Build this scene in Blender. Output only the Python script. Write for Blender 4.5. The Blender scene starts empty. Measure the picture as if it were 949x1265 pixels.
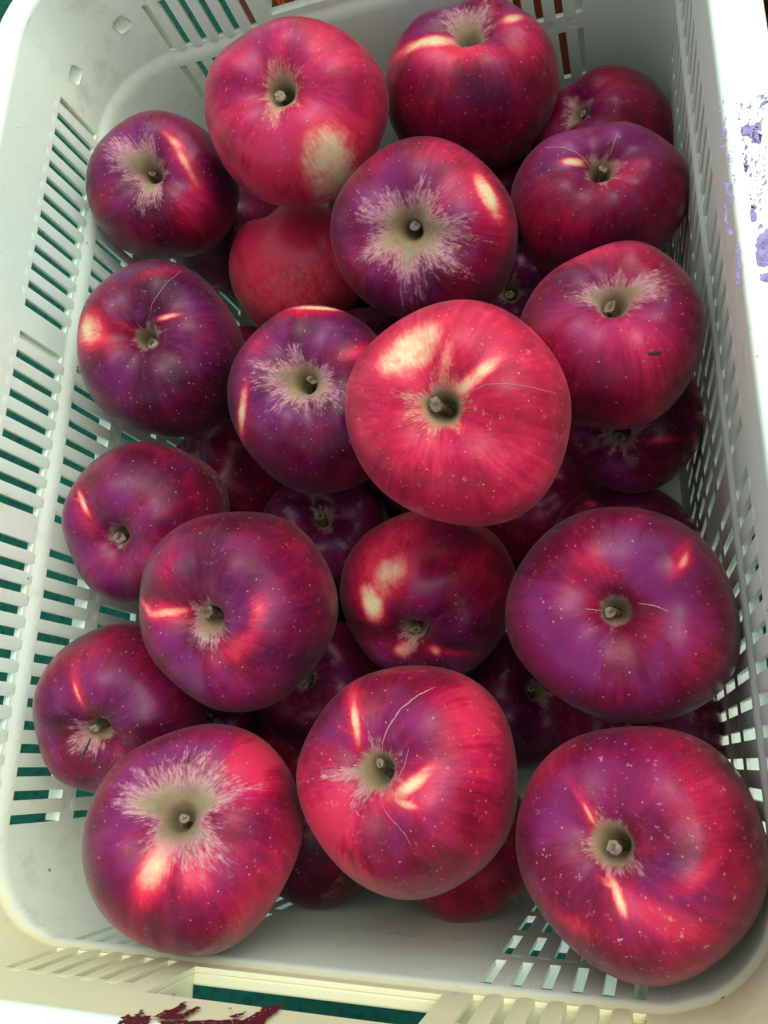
import bpy, bmesh, math, random
import numpy as np
from mathutils import Vector, Matrix, noise
from mathutils.bvhtree import BVHTree

PI = math.pi
p = 0.011                                  # slot pitch of the crate, metres
ORG = np.array([8.015, -17.58, -24.62])    # crate units -> world origin on the ground under the crate
def W3(x, y, z): return (np.array([x, y, z], float) - ORG) * p

sc = bpy.context.scene
COL = sc.collection

# ------------------------------------------------------------------ camera
CM = np.array([[0.94937, -0.07274, -0.30563], [0.02116, -0.95582, 0.29319], [-0.31345, -0.28481, -0.90589]])
CC = W3(20.0243, -32.5312, 26.5561)
FPX = 992.0
cam_d = bpy.data.cameras.new('camera')
cam = bpy.data.objects.new('camera', cam_d); COL.objects.link(cam)
mw = Matrix.Identity(4)
for r in range(3):
    mw[r][0] = CM[r, 0]; mw[r][1] = -CM[r, 1]; mw[r][2] = -CM[r, 2]; mw[r][3] = CC[r]
cam.matrix_world = mw
cam_d.sensor_fit = 'VERTICAL'; cam_d.sensor_height = 36.0; cam_d.sensor_width = 36.0
cam_d.lens = FPX / 1265.0 * 36.0
cam_d.clip_start = 0.01; cam_d.clip_end = 500
sc.camera = cam
def ray(u, v):
    return CM @ np.array([(u - 474.5) / FPX, (v - 632.5) / FPX, 1.0])
def project(V):
    q = (np.asarray(V) - CC) @ CM
    return np.stack([FPX * q[..., 0] / q[..., 2] + 474.5, FPX * q[..., 1] / q[..., 2] + 632.5], -1)

# ------------------------------------------------------------------ sky, sun, exposure
SUN_EL, SUN_AZ = math.radians(64), math.radians(50)   # azimuth from +Y towards +X
w = bpy.data.worlds.new('World'); sc.world = w; w.use_nodes = True
nt = w.node_tree
sky = nt.nodes.new('ShaderNodeTexSky'); sky.sky_type = 'NISHITA'; sky.sun_disc = False
sky.sun_elevation = SUN_EL; sky.sun_rotation = SUN_AZ
sky.air_density = 1.0; sky.dust_density = 3.0; sky.ozone_density = 1.0
nt.nodes['Background'].inputs[1].default_value = 0.15
hs = nt.nodes.new('ShaderNodeHueSaturation'); hs.inputs['Saturation'].default_value = 0.40    # thin white cloud over the blue
nt.links.new(sky.outputs[0], hs.inputs['Color']); nt.links.new(hs.outputs[0], nt.nodes['Background'].inputs[0])
sun_d = bpy.data.lights.new('sun', 'SUN'); sun_d.energy = 0.8; sun_d.angle = math.radians(75); sun_d.color = (1.0, 0.98, 0.94)
sun = bpy.data.objects.new('sun', sun_d); COL.objects.link(sun)
sdir = Vector((math.sin(SUN_AZ) * math.cos(SUN_EL), math.cos(SUN_AZ) * math.cos(SUN_EL), math.sin(SUN_EL)))
sun.rotation_euler = (-sdir).to_track_quat('-Z', 'Y').to_euler(); sun.location = sdir * 3
vs = sc.view_settings
vs.view_transform = 'Standard'; vs.look = 'None'; vs.gamma = 1.0; vs.exposure = 0.67; vs.use_curve_mapping = False

# ------------------------------------------------------------------ node helpers
class NB:
    def __init__(s, name):
        s.m = bpy.data.materials.new(name); s.m.use_nodes = True
        s.t = s.m.node_tree; s.b = s.t.nodes['Principled BSDF']
    def n(s, typ, **kw):
        x = s.t.nodes.new(typ)
        for k, v in kw.items(): setattr(x, k, v)
        return x
    def put(s, sock, v):
        if isinstance(v, bpy.types.NodeSocket): s.t.links.new(v, sock)
        elif v is not None:
            if sock.type == 'RGBA' and len(v) == 3: v = (*v, 1)
            sock.default_value = v
    def math(s, op, a, b=None, c=None, clamp=False):
        x = s.n('ShaderNodeMath', operation=op, use_clamp=clamp)
        for i, v in enumerate((a, b, c)):
            if v is not None: s.put(x.inputs[i], v)
        return x.outputs[0]
    def vmath(s, op, a, b=None):
        x = s.n('ShaderNodeVectorMath', operation=op)
        s.put(x.inputs[0], a)
        if b is not None: s.put(x.inputs[1] if op != 'SCALE' else x.inputs[3], b)
        return x.outputs[0]
    def noise(s, vec, scale, detail=3, rough=0.55, dist=0.0):
        x = s.n('ShaderNodeTexNoise')
        s.put(x.inputs['Vector'], vec); x.inputs['Scale'].default_value = scale
        x.inputs['Detail'].default_value = detail; x.inputs['Roughness'].default_value = rough
        x.inputs['Distortion'].default_value = dist
        return x.outputs[0]
    def mix(s, f, a, b):
        x = s.n('ShaderNodeMix', data_type='RGBA')
        s.put(x.inputs[0], f); s.put(x.inputs[6], a); s.put(x.inputs[7], b)
        return x.outputs[2]
    def step(s, v, lo, hi, a=0.0, b=1.0):
        x = s.n('ShaderNodeMapRange', interpolation_type='SMOOTHSTEP')
        s.put(x.inputs[0], v); x.inputs[1].default_value = lo; x.inputs[2].default_value = hi
        x.inputs[3].default_value = a; x.inputs[4].default_value = b
        return x.outputs[0]
    def ramp(s, v, stops):
        x = s.n('ShaderNodeValToRGB'); cr = x.color_ramp
        cr.elements[0].position = stops[0][0]; cr.elements[0].color = (*stops[0][1], 1)
        cr.elements[1].position = stops[-1][0]; cr.elements[1].color = (*stops[-1][1], 1)
        for pos, c in stops[1:-1]:
            e = cr.elements.new(pos); e.color = (*c, 1)
        s.put(x.inputs[0], v)
        return x.outputs[0]
    def bump(s, h, strength, dist):
        x = s.n('ShaderNodeBump'); s.put(x.inputs['Height'], h)
        x.inputs['Strength'].default_value = strength; x.inputs['Distance'].default_value = dist
        return x.outputs[0]

# ------------------------------------------------------------------ materials
def mat_apple():
    B = NB('apple_skin')
    obj = B.n('ShaderNodeTexCoord').outputs['Object']
    a1 = B.n('ShaderNodeAttribute', attribute_name='mk'); a2 = B.n('ShaderNodeAttribute', attribute_name='mk2')
    s1 = B.n('ShaderNodeSeparateColor'); B.put(s1.inputs[0], a1.outputs['Color'])
    s2 = B.n('ShaderNodeSeparateColor'); B.put(s2.inputs[0], a2.outputs['Color'])
    yel, red, rus, sky_sheen = s1.outputs[0], s1.outputs[1], s1.outputs[2], a1.outputs['Alpha']
    tone, scuff, seed = s2.outputs[0], s2.outputs[1], s2.outputs[2]
    sep = B.n('ShaderNodeSeparateXYZ'); B.put(sep.inputs[0], obj)
    cxy = B.n('ShaderNodeCombineXYZ'); B.put(cxy.inputs[0], sep.outputs[0]); B.put(cxy.inputs[1], sep.outputs[1])
    dirv = B.vmath('NORMALIZE', cxy.outputs[0])
    off = B.n('ShaderNodeCombineXYZ')
    B.put(off.inputs[0], B.math('MULTIPLY', seed, 37.0)); B.put(off.inputs[1], B.math('MULTIPLY', seed, 91.0)); B.put(off.inputs[2], B.math('MULTIPLY', seed, 53.0))
    rho = B.n('ShaderNodeVectorMath', operation='LENGTH'); B.put(rho.inputs[0], cxy.outputs[0])
    zz = B.n('ShaderNodeCombineXYZ'); B.put(zz.inputs[2], B.math('ADD', B.math('MULTIPLY', sep.outputs[2], 9.0), B.math('MULTIPLY', rho.outputs['Value'], 14.0)))
    sv = B.vmath('ADD', B.vmath('ADD', dirv, zz.outputs[0]), off.outputs[0])      # streaks run from stem to calyx
    so = B.vmath('ADD', obj, off.outputs[0])
    N1 = B.noise(sv, 7.0, 5, 0.6)
    N1f = B.noise(sv, 22.0, 4, 0.6)
    N2 = B.noise(so, 38.0, 3, 0.5)
    N3 = B.noise(so, 140.0, 5, 0.65)
    NF = B.noise(so, 900.0, 3, 0.6)
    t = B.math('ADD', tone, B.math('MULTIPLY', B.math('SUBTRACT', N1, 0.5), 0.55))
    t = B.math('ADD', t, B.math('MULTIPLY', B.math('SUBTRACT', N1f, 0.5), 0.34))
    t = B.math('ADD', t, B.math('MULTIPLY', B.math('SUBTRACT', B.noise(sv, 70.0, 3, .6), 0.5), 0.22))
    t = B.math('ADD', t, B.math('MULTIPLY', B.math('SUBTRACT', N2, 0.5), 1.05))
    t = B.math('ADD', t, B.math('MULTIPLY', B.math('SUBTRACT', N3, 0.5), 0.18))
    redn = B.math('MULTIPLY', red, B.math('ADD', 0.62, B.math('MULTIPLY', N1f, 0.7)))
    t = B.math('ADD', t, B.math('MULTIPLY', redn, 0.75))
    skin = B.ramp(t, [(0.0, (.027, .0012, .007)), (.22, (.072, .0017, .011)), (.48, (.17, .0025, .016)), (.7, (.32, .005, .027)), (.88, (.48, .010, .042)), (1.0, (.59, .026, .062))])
    sheen_amt = B.math('MULTIPLY', sky_sheen, B.math('ADD', 0.35, B.math('MULTIPLY', N2, 0.9)))
    sheen_amt = B.math('MULTIPLY', sheen_amt, B.step(B.math('ADD', B.noise(so, 30.0, 4, .55, .6), B.math('MULTIPLY', B.math('SUBTRACT', N1, .5), .25)), .40, .60, .25, 1.35), clamp=True)
    sheen_amt = B.math('MULTIPLY', sheen_amt, B.math('SUBTRACT', 1.0, B.math('MULTIPLY', red, 0.7)), clamp=True)
    skin = B.mix(B.math('MULTIPLY', sheen_amt, 0.70), skin, (.178, .020, .135))  # purple of the reflected sky, painted into the skin colour
    yv = B.math('ADD', yel, B.math('MULTIPLY', yel, B.math('MULTIPLY', B.math('SUBTRACT', N1f, 0.5), .75)))
    yv = B.math('ADD', yv, B.math('MULTIPLY', yel, B.math('MULTIPLY', B.math('SUBTRACT', N3, 0.5), 1.0)))
    yv = B.math('ADD', yv, B.math('MULTIPLY', yel, B.math('MULTIPLY', B.math('SUBTRACT', B.noise(so, 75.0, 4, .6), 0.5), 1.3)))
    ycol = B.ramp(yv, [(0.08, (.50, .010, .030)), (.30, (.64, .035, .065)), (.52, (.70, .22, .16)), (.76, (.70, .52, .28)), (1.0, (.68, .64, .33))])
    skin = B.mix(B.step(yv, .04, .55), skin, ycol)
    # russet star round the stem
    rv = B.math('ADD', rus, B.math('MULTIPLY', B.math('SUBTRACT', B.noise(sv, 17.0, 5, 0.68), 0.54), 1.15))
    rv = B.math('ADD', rv, B.math('MULTIPLY', B.math('SUBTRACT', B.noise(sv, 5.0, 3, 0.6), 0.52), 1.3))
    rv = B.math('ADD', rv, B.math('MULTIPLY', B.math('SUBTRACT', B.noise(so, 420.0, 3, 0.6), 0.5), 0.55))
    rm = B.step(rv, -0.06, 0.30)
    inner = B.step(B.math('ADD', rus, B.math('MULTIPLY', B.math('SUBTRACT', N3, 0.5), 0.5)), 0.30, 0.72)
    rcol = B.mix(inner, B.mix(B.step(tone, .52, .75), B.mix(N3, (.45, .17, .21), (.54, .36, .31)), B.mix(N3, (.55, .16, .13), (.60, .46, .24))), B.mix(N3, (.115, .095, .045), (.34, .29, .15)))
    rmask = B.math('MULTIPLY', rm, B.math('ADD', B.step(B.math('ADD', B.noise(sv, 26.0, 3, .6), B.math('MULTIPLY', rv, .12)), .42, .66, .22, .80), B.math('MULTIPLY', inner, 0.55)), clamp=True)
    skin = B.mix(rmask, skin, rcol)
    cv = B.math('ADD', a2.outputs['Alpha'], B.math('MULTIPLY', B.math('SUBTRACT', B.noise(sv, 20.0, 4, .7), .52), .9))
    cvm = B.step(cv, -.12, .45)
    skin = B.mix(B.math('MULTIPLY', cvm, .92), skin, B.mix(B.step(cv, .2, .9), B.mix(N3, (.25, .15, .075), (.33, .26, .14)), B.mix(N3, (.12, .105, .045), (.27, .24, .12))))
    rm = B.math('MAXIMUM', rm, cvm)
    # lenticels and scuffs
    vo = B.n('ShaderNodeTexVoronoi'); B.put(vo.inputs['Vector'], so); vo.inputs['Scale'].default_value = 300.0
    vs_ = B.n('ShaderNodeSeparateColor'); B.put(vs_.inputs[0], vo.outputs['Color'])
    rad = B.math('ADD', 0.04, B.math('MULTIPLY', vs_.outputs[0], 0.10))
    dot = B.step(B.math('DIVIDE', vo.outputs['Distance'], rad), 0.6, 1.25, 1.0, 0.0)
    dot = B.math('MULTIPLY', dot, B.math('SUBTRACT', 0.75, rm), clamp=True)
    skin = B.mix(B.math('MULTIPLY', dot, .75), skin, (.60, .29, .28))
    sn = B.math('MULTIPLY', B.step(B.noise(so, 330.0, 4, 0.7), 0.60, 0.68), scuff)
    sn = B.math('MULTIPLY', sn, B.step(N3, 0.42, 0.62))
    skin = B.mix(B.math('MULTIPLY', sn, 0.75, clamp=True), skin, (.55, .34, .36))
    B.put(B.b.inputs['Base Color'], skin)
    ro = B.math('ADD', 0.31, B.math('MULTIPLY', B.math('SUBTRACT', N3, 0.5), 0.22))
    ro = B.math('ADD', ro, B.math('MULTIPLY', rm, 0.30))
    B.put(B.b.inputs['Roughness'], ro)
    B.b.inputs['Specular IOR Level'].default_value = 0.22
    B.b.inputs['Sheen Weight'].default_value = .05; B.b.inputs['Sheen Roughness'].default_value = .45
    hgt = B.math('ADD', B.math('MULTIPLY', N2, .8), B.math('ADD', B.math('MULTIPLY', NF, 0.12), B.math('MULTIPLY', rm, 0.10)))
    B.put(B.b.inputs['Normal'], B.bump(hgt, 0.55, 0.0012))
    return B.m

def mat_stem():
    B = NB('apple_stem')
    obj = B.n('ShaderNodeTexCoord').outputs['Object']
    a = B.n('ShaderNodeAttribute', attribute_name='tip'); tip = a.outputs['Fac']
    N = B.noise(obj, 260, 4, .6)
    c = B.ramp(N, [(.3, (.055, .038, .018)), (.55, (.13, .095, .042)), (.75, (.22, .18, .09))])
    c = B.mix(B.step(B.math('ADD', tip, B.math('MULTIPLY', B.math('SUBTRACT', N, .5), .5)), .6, 1.0), c, B.mix(B.noise(obj, 700, 3, .6), (.10, .075, .04), (.36, .31, .21)))
    B.put(B.b.inputs['Base Color'], c); B.b.inputs['Roughness'].default_value = .7
    B.put(B.b.inputs['Normal'], B.bump(B.noise(obj, 500, 3), .6, .0008))
    return B.m

def mat_plain(name, col, rough=.6, var=.15, scale=60, spec=.4):
    B = NB(name)
    obj = B.n('ShaderNodeTexCoord').outputs['Object']
    N = B.noise(obj, scale, 5, .6)
    c = B.mix(B.step(N, .3, .75), tuple(x * (1 - var) for x in col), tuple(min(1, x * (1 + var)) for x in col))
    B.put(B.b.inputs['Base Color'], c); B.b.inputs['Roughness'].default_value = rough
    B.b.inputs['Specular IOR Level'].default_value = spec
    B.put(B.b.inputs['Normal'], B.bump(B.noise(obj, scale * 8, 3), .25, .0006))
    return B.m

def mat_plastic(name, light, dark, stain, grime=1.0, yellow_end=False):
    B = NB(name)
    g = B.n('ShaderNodeNewGeometry').outputs['Position']
    N = B.noise(g, 9.0, 4, .55); Nf = B.noise(g, 60.0, 5, .65)
    c = B.mix(B.step(N, .35, .68), light, dark)
    if yellow_end:        # yellower band of the handle end, above the inner step
        sx = B.n('ShaderNodeSeparateXYZ'); B.put(sx.inputs[0], g)
        wob = B.math('MULTIPLY', B.math('SUBTRACT', Nf, .5), .02)
        ay = B.math('MULTIPLY', B.step(B.math('ADD', sx.outputs[1], wob), -.21, -.238, 0.0, 1.0) if False else B.step(B.math('MULTIPLY', B.math('ADD', sx.outputs[1], wob), -1.0), .205, .24), B.step(sx.outputs[2], .2345, .2375))
        ay = B.math('MULTIPLY', ay, B.step(sx.outputs[2], .3015, .3035, 1.0, 0.0))
        c = B.mix(B.math('MULTIPLY', ay, B.math('ADD', .55, B.math('MULTIPLY', N, .5)), clamp=True), c, (.80, .79, .42))
    # grime specks, scuffs and grey rubs
    st = B.step(B.math('ADD', B.math('MULTIPLY', Nf, .6), B.math('MULTIPLY', N, .4)), .55, .70)
    c = B.mix(B.math('MULTIPLY', st, .42 * grime), c, stain)
    vo = B.n('ShaderNodeTexVoronoi'); B.put(vo.inputs['Vector'], g); vo.inputs['Scale'].default_value = 55.0
    vc = B.n('ShaderNodeSeparateColor'); B.put(vc.inputs[0], vo.outputs['Color'])
    sp = B.step(B.math('DIVIDE', vo.outputs['Distance'], B.math('ADD', .01, B.math('MULTIPLY', vc.outputs[1], .055))), .6, 1.0, 1.0, 0.0)
    c = B.mix(B.math('MULTIPLY', sp, .8 * grime), c, (.05, .045, .04))
    str_ = B.n('ShaderNodeMapping'); B.put(str_.inputs[0], g); str_.inputs['Scale'].default_value = (1, 1, .12); str_.inputs['Rotation'].default_value = (.5, .3, .2)
    sc_ = B.step(B.noise(str_.outputs[0], 420, 2, .5), .70, .76)
    c = B.mix(B.math('MULTIPLY', sc_, .25 * grime), c, stain)
    B.put(B.b.inputs['Base Color'], c)
    B.put(B.b.inputs['Roughness'], B.math('ADD', .38, B.math('MULTIPLY', Nf, .25)))
    B.b.inputs['Specular IOR Level'].default_value = .45
    B.put(B.b.inputs['Normal'], B.bump(B.math('ADD', B.math('MULTIPLY', N, 3.0), B.math('MULTIPLY', Nf, .4)), .35, .0015))
    return B.m

def mat_ground():
    B = NB('green_tarp')
    g = B.n('ShaderNodeNewGeometry').outputs['Position']
    N = B.noise(g, 7, 5, .6)
    c = B.mix(B.step(N, .3, .7), (.0012, .055, .034), (.002, .080, .049))
    c = B.mix(B.step(B.noise(g, 140, 4, .65), .45, .7), c, (.001, .030, .019))
    B.put(B.b.inputs['Base Color'], c); B.b.inputs['Roughness'].default_value = .85; B.b.inputs['Specular IOR Level'].default_value = .15
    B.put(B.b.inputs['Normal'], B.bump(B.math('ADD', N, B.math('MULTIPLY', B.noise(g, 160, 3), .15)), .5, .01))
    return B.m

M_APPLE = mat_apple(); M_STEM = mat_stem()
M_CRATE = mat_plastic('pale_crate_plastic', (.70, .88, .70), (.78, .88, .68), (.48, .46, .34), yellow_end=True)
M_RUST = mat_plastic('rust_red_plastic', (.50, .13, .045), (.38, .09, .035), (.14, .06, .03))
M_PAINT_P = mat_plain('purple_paint', (.25, .21, .42), .6, .35, 300)
M_PAINT_R = mat_plain('dark_red_paint', (.10, .008, .018), .55, .35, 300)
M_SCAR = mat_plain('pale_scar', (.42, .22, .24), .7, .25, 400)
M_SCARG = mat_plain('grey_scar', (.42, .14, .17), .7, .25, 400)
M_DRY = mat_plain('dry_sepal', (.045, .035, .03), .9, .4, 400)
M_GROUND = mat_ground()

# ------------------------------------------------------------------ mesh helpers
def link(name, me, mat=None, parent=None):
    o = bpy.data.objects.new(name, me); COL.objects.link(o)
    if mat is not None and me is not None and not me.materials: me.materials.append(mat)
    if parent is not None: o.parent = parent
    return o
def tag(o, label=None, cat=None, group=None, kind=None):
    if label: o['label'] = label
    if cat: o['category'] = cat
    if group: o['group'] = group
    if kind: o['kind'] = kind
    return o
def mesh_from(name, V, F, smooth=True):
    me = bpy.data.meshes.new(name)
    me.from_pydata([tuple(v) for v in V], [], F); me.update()
    if smooth: me.polygons.foreach_set('use_smooth', np.ones(len(me.polygons), bool))
    return me
def grid_mesh(name, V, n, m):
    """closed rings: V shape (n rings, m, 3) with single poles handled as collapsed rings"""
    idx = np.arange(n * m).reshape(n, m)
    a = idx[:-1]; b = idx[1:]
    F = np.stack([a, np.roll(a, -1, 1), np.roll(b, -1, 1), b], -1).reshape(-1, 4)
    me = bpy.data.meshes.new(name)
    me.vertices.add(n * m); me.vertices.foreach_set('co', V.reshape(-1).astype(np.float32))
    me.loops.add(F.size); me.loops.foreach_set('vertex_index', F.reshape(-1).astype(np.int32))
    me.polygons.add(len(F)); me.polygons.foreach_set('loop_start', np.arange(0, F.size, 4, dtype=np.int32))
    me.polygons.foreach_set('use_smooth', np.ones(len(F), bool))
    me.update(calc_edges=True); me.validate()
    return me
def tube(path, rads, segs=10, cap=True):
    P = [Vector(q) for q in path]; V = []; F = []
    up = None
    for i, c in enumerate(P):
        d = (P[min(i + 1, len(P) - 1)] - P[max(i - 1, 0)]).normalized()
        if up is None: up = d.orthogonal().normalized()
        up = (up - d * up.dot(d)).normalized(); s = d.cross(up)
        for k in range(segs):
            a = 2 * PI * k / segs
            V.append(c + (up * math.cos(a) + s * math.sin(a)) * rads[i])
    for i in range(len(P) - 1):
        for k in range(segs):
            k2 = (k + 1) % segs
            F.append((i * segs + k, i * segs + k2, (i + 1) * segs + k2, (i + 1) * segs + k))
    if cap:
        F.append(tuple(range(segs - 1, -1, -1))); F.append(tuple(range((len(P) - 1) * segs, len(P) * segs)))
    return V, F

# ------------------------------------------------------------------ ground
gm = mesh_from('ground', [(-30, -30, 0), (30, -30, 0), (30, 30, 0), (-30, 30, 0)], [(0, 1, 2, 3)], False)
tag(link('ground', gm, M_GROUND), kind='structure')

# ------------------------------------------------------------------ crate (crate units, then W3)
XL, XR, YF, YN, TD = -7.166, 23.197, 4.716, -39.880, 0.034
XC, YC = (XL + XR) / 2, (YF + YN) / 2
RC = 4.0; TH = 0.18; ZB = -24.2; ZT = 2.9
ROWS = [(-2.8, 0.0), (-6.8, -3.77), (-10.75, -7.75), (-14.7, -11.75), (-18.7, -15.7)]
HW = 0.20
def side_frame(k):
    """side k: 0 far, 1 right, 2 near, 3 left -> half length of straight part axis, outward normal, along direction"""
    return [((0, 1), (1, 0)), ((1, 0), (0, -1)), ((0, -1), (-1, 0)), ((-1, 0), (0, 1))][k]
def half(k, z):
    hx = (XR - XL) / 2 + TD * z; hy = (YF - YN) / 2 + TD * z
    return (hx, hy) if k in (0, 2) else (hy, hx)          # (half along, half out)
def wall_pt(k, u, z, out):
    """u: ('s', a) straight position a along the side (0 centre); ('c', sgn, ang) on the corner arc, ang from the side's normal"""
    n, d = side_frame(k); ha, ho = half(k, z)
    stp = 0.0 if z < -3.2 else (0.11 if z > -3.04 else 0.11 * (z + 3.2) / 0.16)
    o = out + stp
    if u[0] == 's': a, b = u[1], ho + o
    else:
        ang = u[2]; r = RC + o
        a = u[1] * ((ha - RC) + r * math.sin(ang)); b = (ho - RC) + r * math.cos(ang)
    return W3(XC + d[0] * a + n[0] * b, YC + d[1] * a + n[1] * b, z)
def slots_for(k):
    """slot centres along side, in along coordinate"""
    if k in (0, 2):
        x0 = XL + 4.38; x1 = XR - 4.38
        xs = [x0 + i * 1.004 for i in range(6)] + [x1 - i * 1.004 for i in range(6)][::-1]
        d = side_frame(k)[1][0]
        return sorted([(x - XC) * d for x in xs])
    ys = []
    for i in range(35):
        y = -i - (0.726 if i >= 13 else 0) - (0.726 if i >= 22 else 0)
        ys.append(y)
    d = side_frame(k)[1][1]
    return sorted([(y - YC) * d for y in ys])
HX0, HX1, HZ0, HZ1 = -4.62, 4.62, -2.45, 0.72        # handle opening (along, z)

def build_wall(k):
    sl = slots_for(k); ha = half(k, 0)[0]
    end = k in (0, 2)
    us = []; hole_u = []
    degs = [45, 41, 37, 33, 29.5, 26.5, 10.5, 7, 3.5, 0]
    for dg in degs: us.append(('c', -1, math.radians(dg)))
    knots = []
    for s in sl: knots += [s - HW, s + HW]
    if end: knots += [HX0, HX1]
    for s in sorted(set(knots)): us.append(('s', s))
    for dg in degs[::-1]: us.append(('c', 1, math.radians(dg)))
    zs = sorted(set([ZB, -21.5, -3.2, -3.04, ZT, 1.8, HZ0, HZ1, 0.16, -0.95] + [v for r in ROWS for v in r]))
    if not end: zs = [z for z in zs if z not in (HZ0, HZ1)]
    nu, nz = len(us), len(zs)
    solid = np.ones((nu - 1, nz - 1), bool); dim = []
    for i in range(nu - 1):
        A, Bq = us[i], us[i + 1]
        for j in range(nz - 1):
            zc = (zs[j] + zs[j + 1]) / 2
            if A[0] == 's' and Bq[0] == 's':
                ac = (A[1] + Bq[1]) / 2
                if end and HX0 < ac < HX1 and HZ0 < zc < HZ1: solid[i, j] = False
                if any(abs(ac - s) < 0.2 for s in sl) and any(r0 < zc < r1 for r0, r1 in ROWS): solid[i, j] = False
            if A[0] == 'c' and Bq[0] == 'c' and abs(A[2] + Bq[2] - math.radians(37)) < 1e-6 and zs[j] == -0.95:
                dim.append((i, j)); solid[i, j] = False
    V = []; F = []; ids = {}
    def vid(i, j, s):
        key = (i, j, s)
        if key not in ids:
            ids[key] = len(V); V.append(wall_pt(k, us[i], zs[j], TH * s))
        return ids[key]
    isdim = set(dim)
    def filled(i, j): return 0 <= i < nu - 1 and 0 <= j < nz - 1 and (solid[i, j] or (i, j) in isdim)
    for i in range(nu - 1):
        for j in range(nz - 1):
            if solid[i, j]:
                F.append((vid(i, j, 0), vid(i, j + 1, 0), vid(i + 1, j + 1, 0), vid(i + 1, j, 0)))
            if solid[i, j] or (i, j) in isdim:
                F.append((vid(i, j, 1), vid(i + 1, j, 1), vid(i + 1, j + 1, 1), vid(i, j + 1, 1)))
            if not filled(i, j):
                if filled(i - 1, j): F.append((vid(i, j, 0), vid(i, j, 1), vid(i, j + 1, 1), vid(i, j + 1, 0)))
                if filled(i + 1, j): F.append((vid(i + 1, j, 0), vid(i + 1, j + 1, 0), vid(i + 1, j + 1, 1), vid(i + 1, j, 1)))
                if filled(i, j - 1): F.append((vid(i, j, 0), vid(i + 1, j, 0), vid(i + 1, j, 1), vid(i, j, 1)))
                if filled(i, j + 1): F.append((vid(i, j + 1, 0), vid(i, j + 1, 1), vid(i + 1, j + 1, 1), vid(i + 1, j + 1, 0)))
    # round blind dimples in the corners
    for (i, j) in dim:
        c = [vid(i, j, 0), vid(i + 1, j, 0), vid(i + 1, j + 1, 0), vid(i, j + 1, 0)]
        q = [V[x] for x in c]; cen = sum(q) / 4
        ex = (q[1] - q[0]) / 2; ez = (q[3] - q[0]) / 2
        nrm = np.cross(ex, ez); nrm /= np.linalg.norm(nrm)
        outw = V[ids[(i, j, 1)]] - V[ids[(i, j, 0)]]
        if nrm @ outw < 0: nrm = -nrm
        n = 24; rings = []
        for depth, sc_ in ((0, .95), (.06, .88), (.34, .84), (.36, .7)):
            ring = []
            for a in range(n):
                an = 2 * PI * a / n - PI * .75
                ring.append(len(V)); V.append(cen + ex * math.cos(an) * sc_ * .9 + ez * math.sin(an) * sc_ + nrm * depth * p)
            rings.append(ring)
        for a in range(n):
            cidx = c[(a * 4) // n]; nx = (a + 1) % n
            F.append((cidx, rings[0][nx], rings[0][a]))
            if ((a + 1) * 4) // n != (a * 4) // n: F.append((cidx, c[(((a + 1) * 4) // n) % 4], rings[0][nx]))
            for r in range(3): F.append((rings[r][a], rings[r][nx], rings[r + 1][nx], rings[r + 1][a]))
        F.append(tuple(rings[3]))
    me = mesh_from('wall', V, F)
    bm = bmesh.new(); bm.from_mesh(me); bmesh.ops.recalc_face_normals(bm, faces=bm.faces); bm.to_mesh(me); bm.free()
    return me

def perim(z, out, seg=10):
    pts = []
    for k in range(4):
        for s, sign in ((0, 1),):
            ha = half(k, z)[0]
            pts.append((k, ('s', ha - RC)))
            for a in range(1, seg): pts.append((k, ('c', 1, math.radians(90 * a / seg))))
            pts.append((k, ('c', 1, math.radians(90))))
    return [wall_pt(k, u, z, out) for k, u in pts]
def build_rim():
    prof = [(0.0, 2.9), (0.015, 3.03), (0.07, 3.14), (0.17, 3.17), (0.32, 3.185), (0.46, 3.16), (0.56, 3.12), (1.45, 3.12), (1.64, 3.07), (1.74, 2.92), (1.78, 2.7), (1.78, -1.0), (1.6, -1.0), (1.58, 2.6), (1.5, 2.7), (0.5, 2.72), (0.43, 2.9)]  # outer lip lengthened, out of view, to shade the slot ledges
    V = np.array([perim(z, o - 0.0) for o, z in prof] + [perim(prof[0][1], prof[0][0])])
    n, m = V.shape[:2]
    return grid_mesh('rim', V, n, m)
def build_floor():
    a = perim(ZB, TH * .5); b = perim(ZB - .4, TH * .5); n = len(a)
    V = a + b
    F = [tuple(range(n)), tuple(range(2 * n - 1, n - 1, -1))] + [(i, (i + 1) % n, n + (i + 1) % n, n + i) for i in range(n)]
    me = mesh_from('floor', V, F, False)
    bm = bmesh.new(); bm.from_mesh(me); bmesh.ops.recalc_face_normals(bm, faces=bm.faces); bm.to_mesh(me); bm.free()
    return me
def boxes_mesh(name, lst, k):
    """boxes given as (a0,a1,z0,z1,o0,o1) on side k in along / height / outward units"""
    bm = bmesh.new()
    for a0, a1, z0, z1, o0, o1 in lst:
        vv = [bm.verts.new(wall_pt(k, ('s', a), z, o)) for a in (a0, a1) for z in (z0, z1) for o in (o0, o1)]
        for f in ((0, 1, 3, 2), (4, 6, 7, 5), (0, 4, 5, 1), (2, 3, 7, 6), (0, 2, 6, 4), (1, 5, 7, 3)):
            bm.faces.new([vv[x] for x in f])
    bmesh.ops.recalc_face_normals(bm, faces=bm.faces)
    me = bpy.data.meshes.new(name); bm.to_mesh(me); bm.free()
    return me
def bevel(o, wdt, seg=2, ang=35):
    b = o.modifiers.new('bevel', 'BEVEL'); b.width = wdt; b.segments = seg; b.limit_method = 'ANGLE'; b.angle_limit = math.radians(ang); b.harden_normals = True

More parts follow.
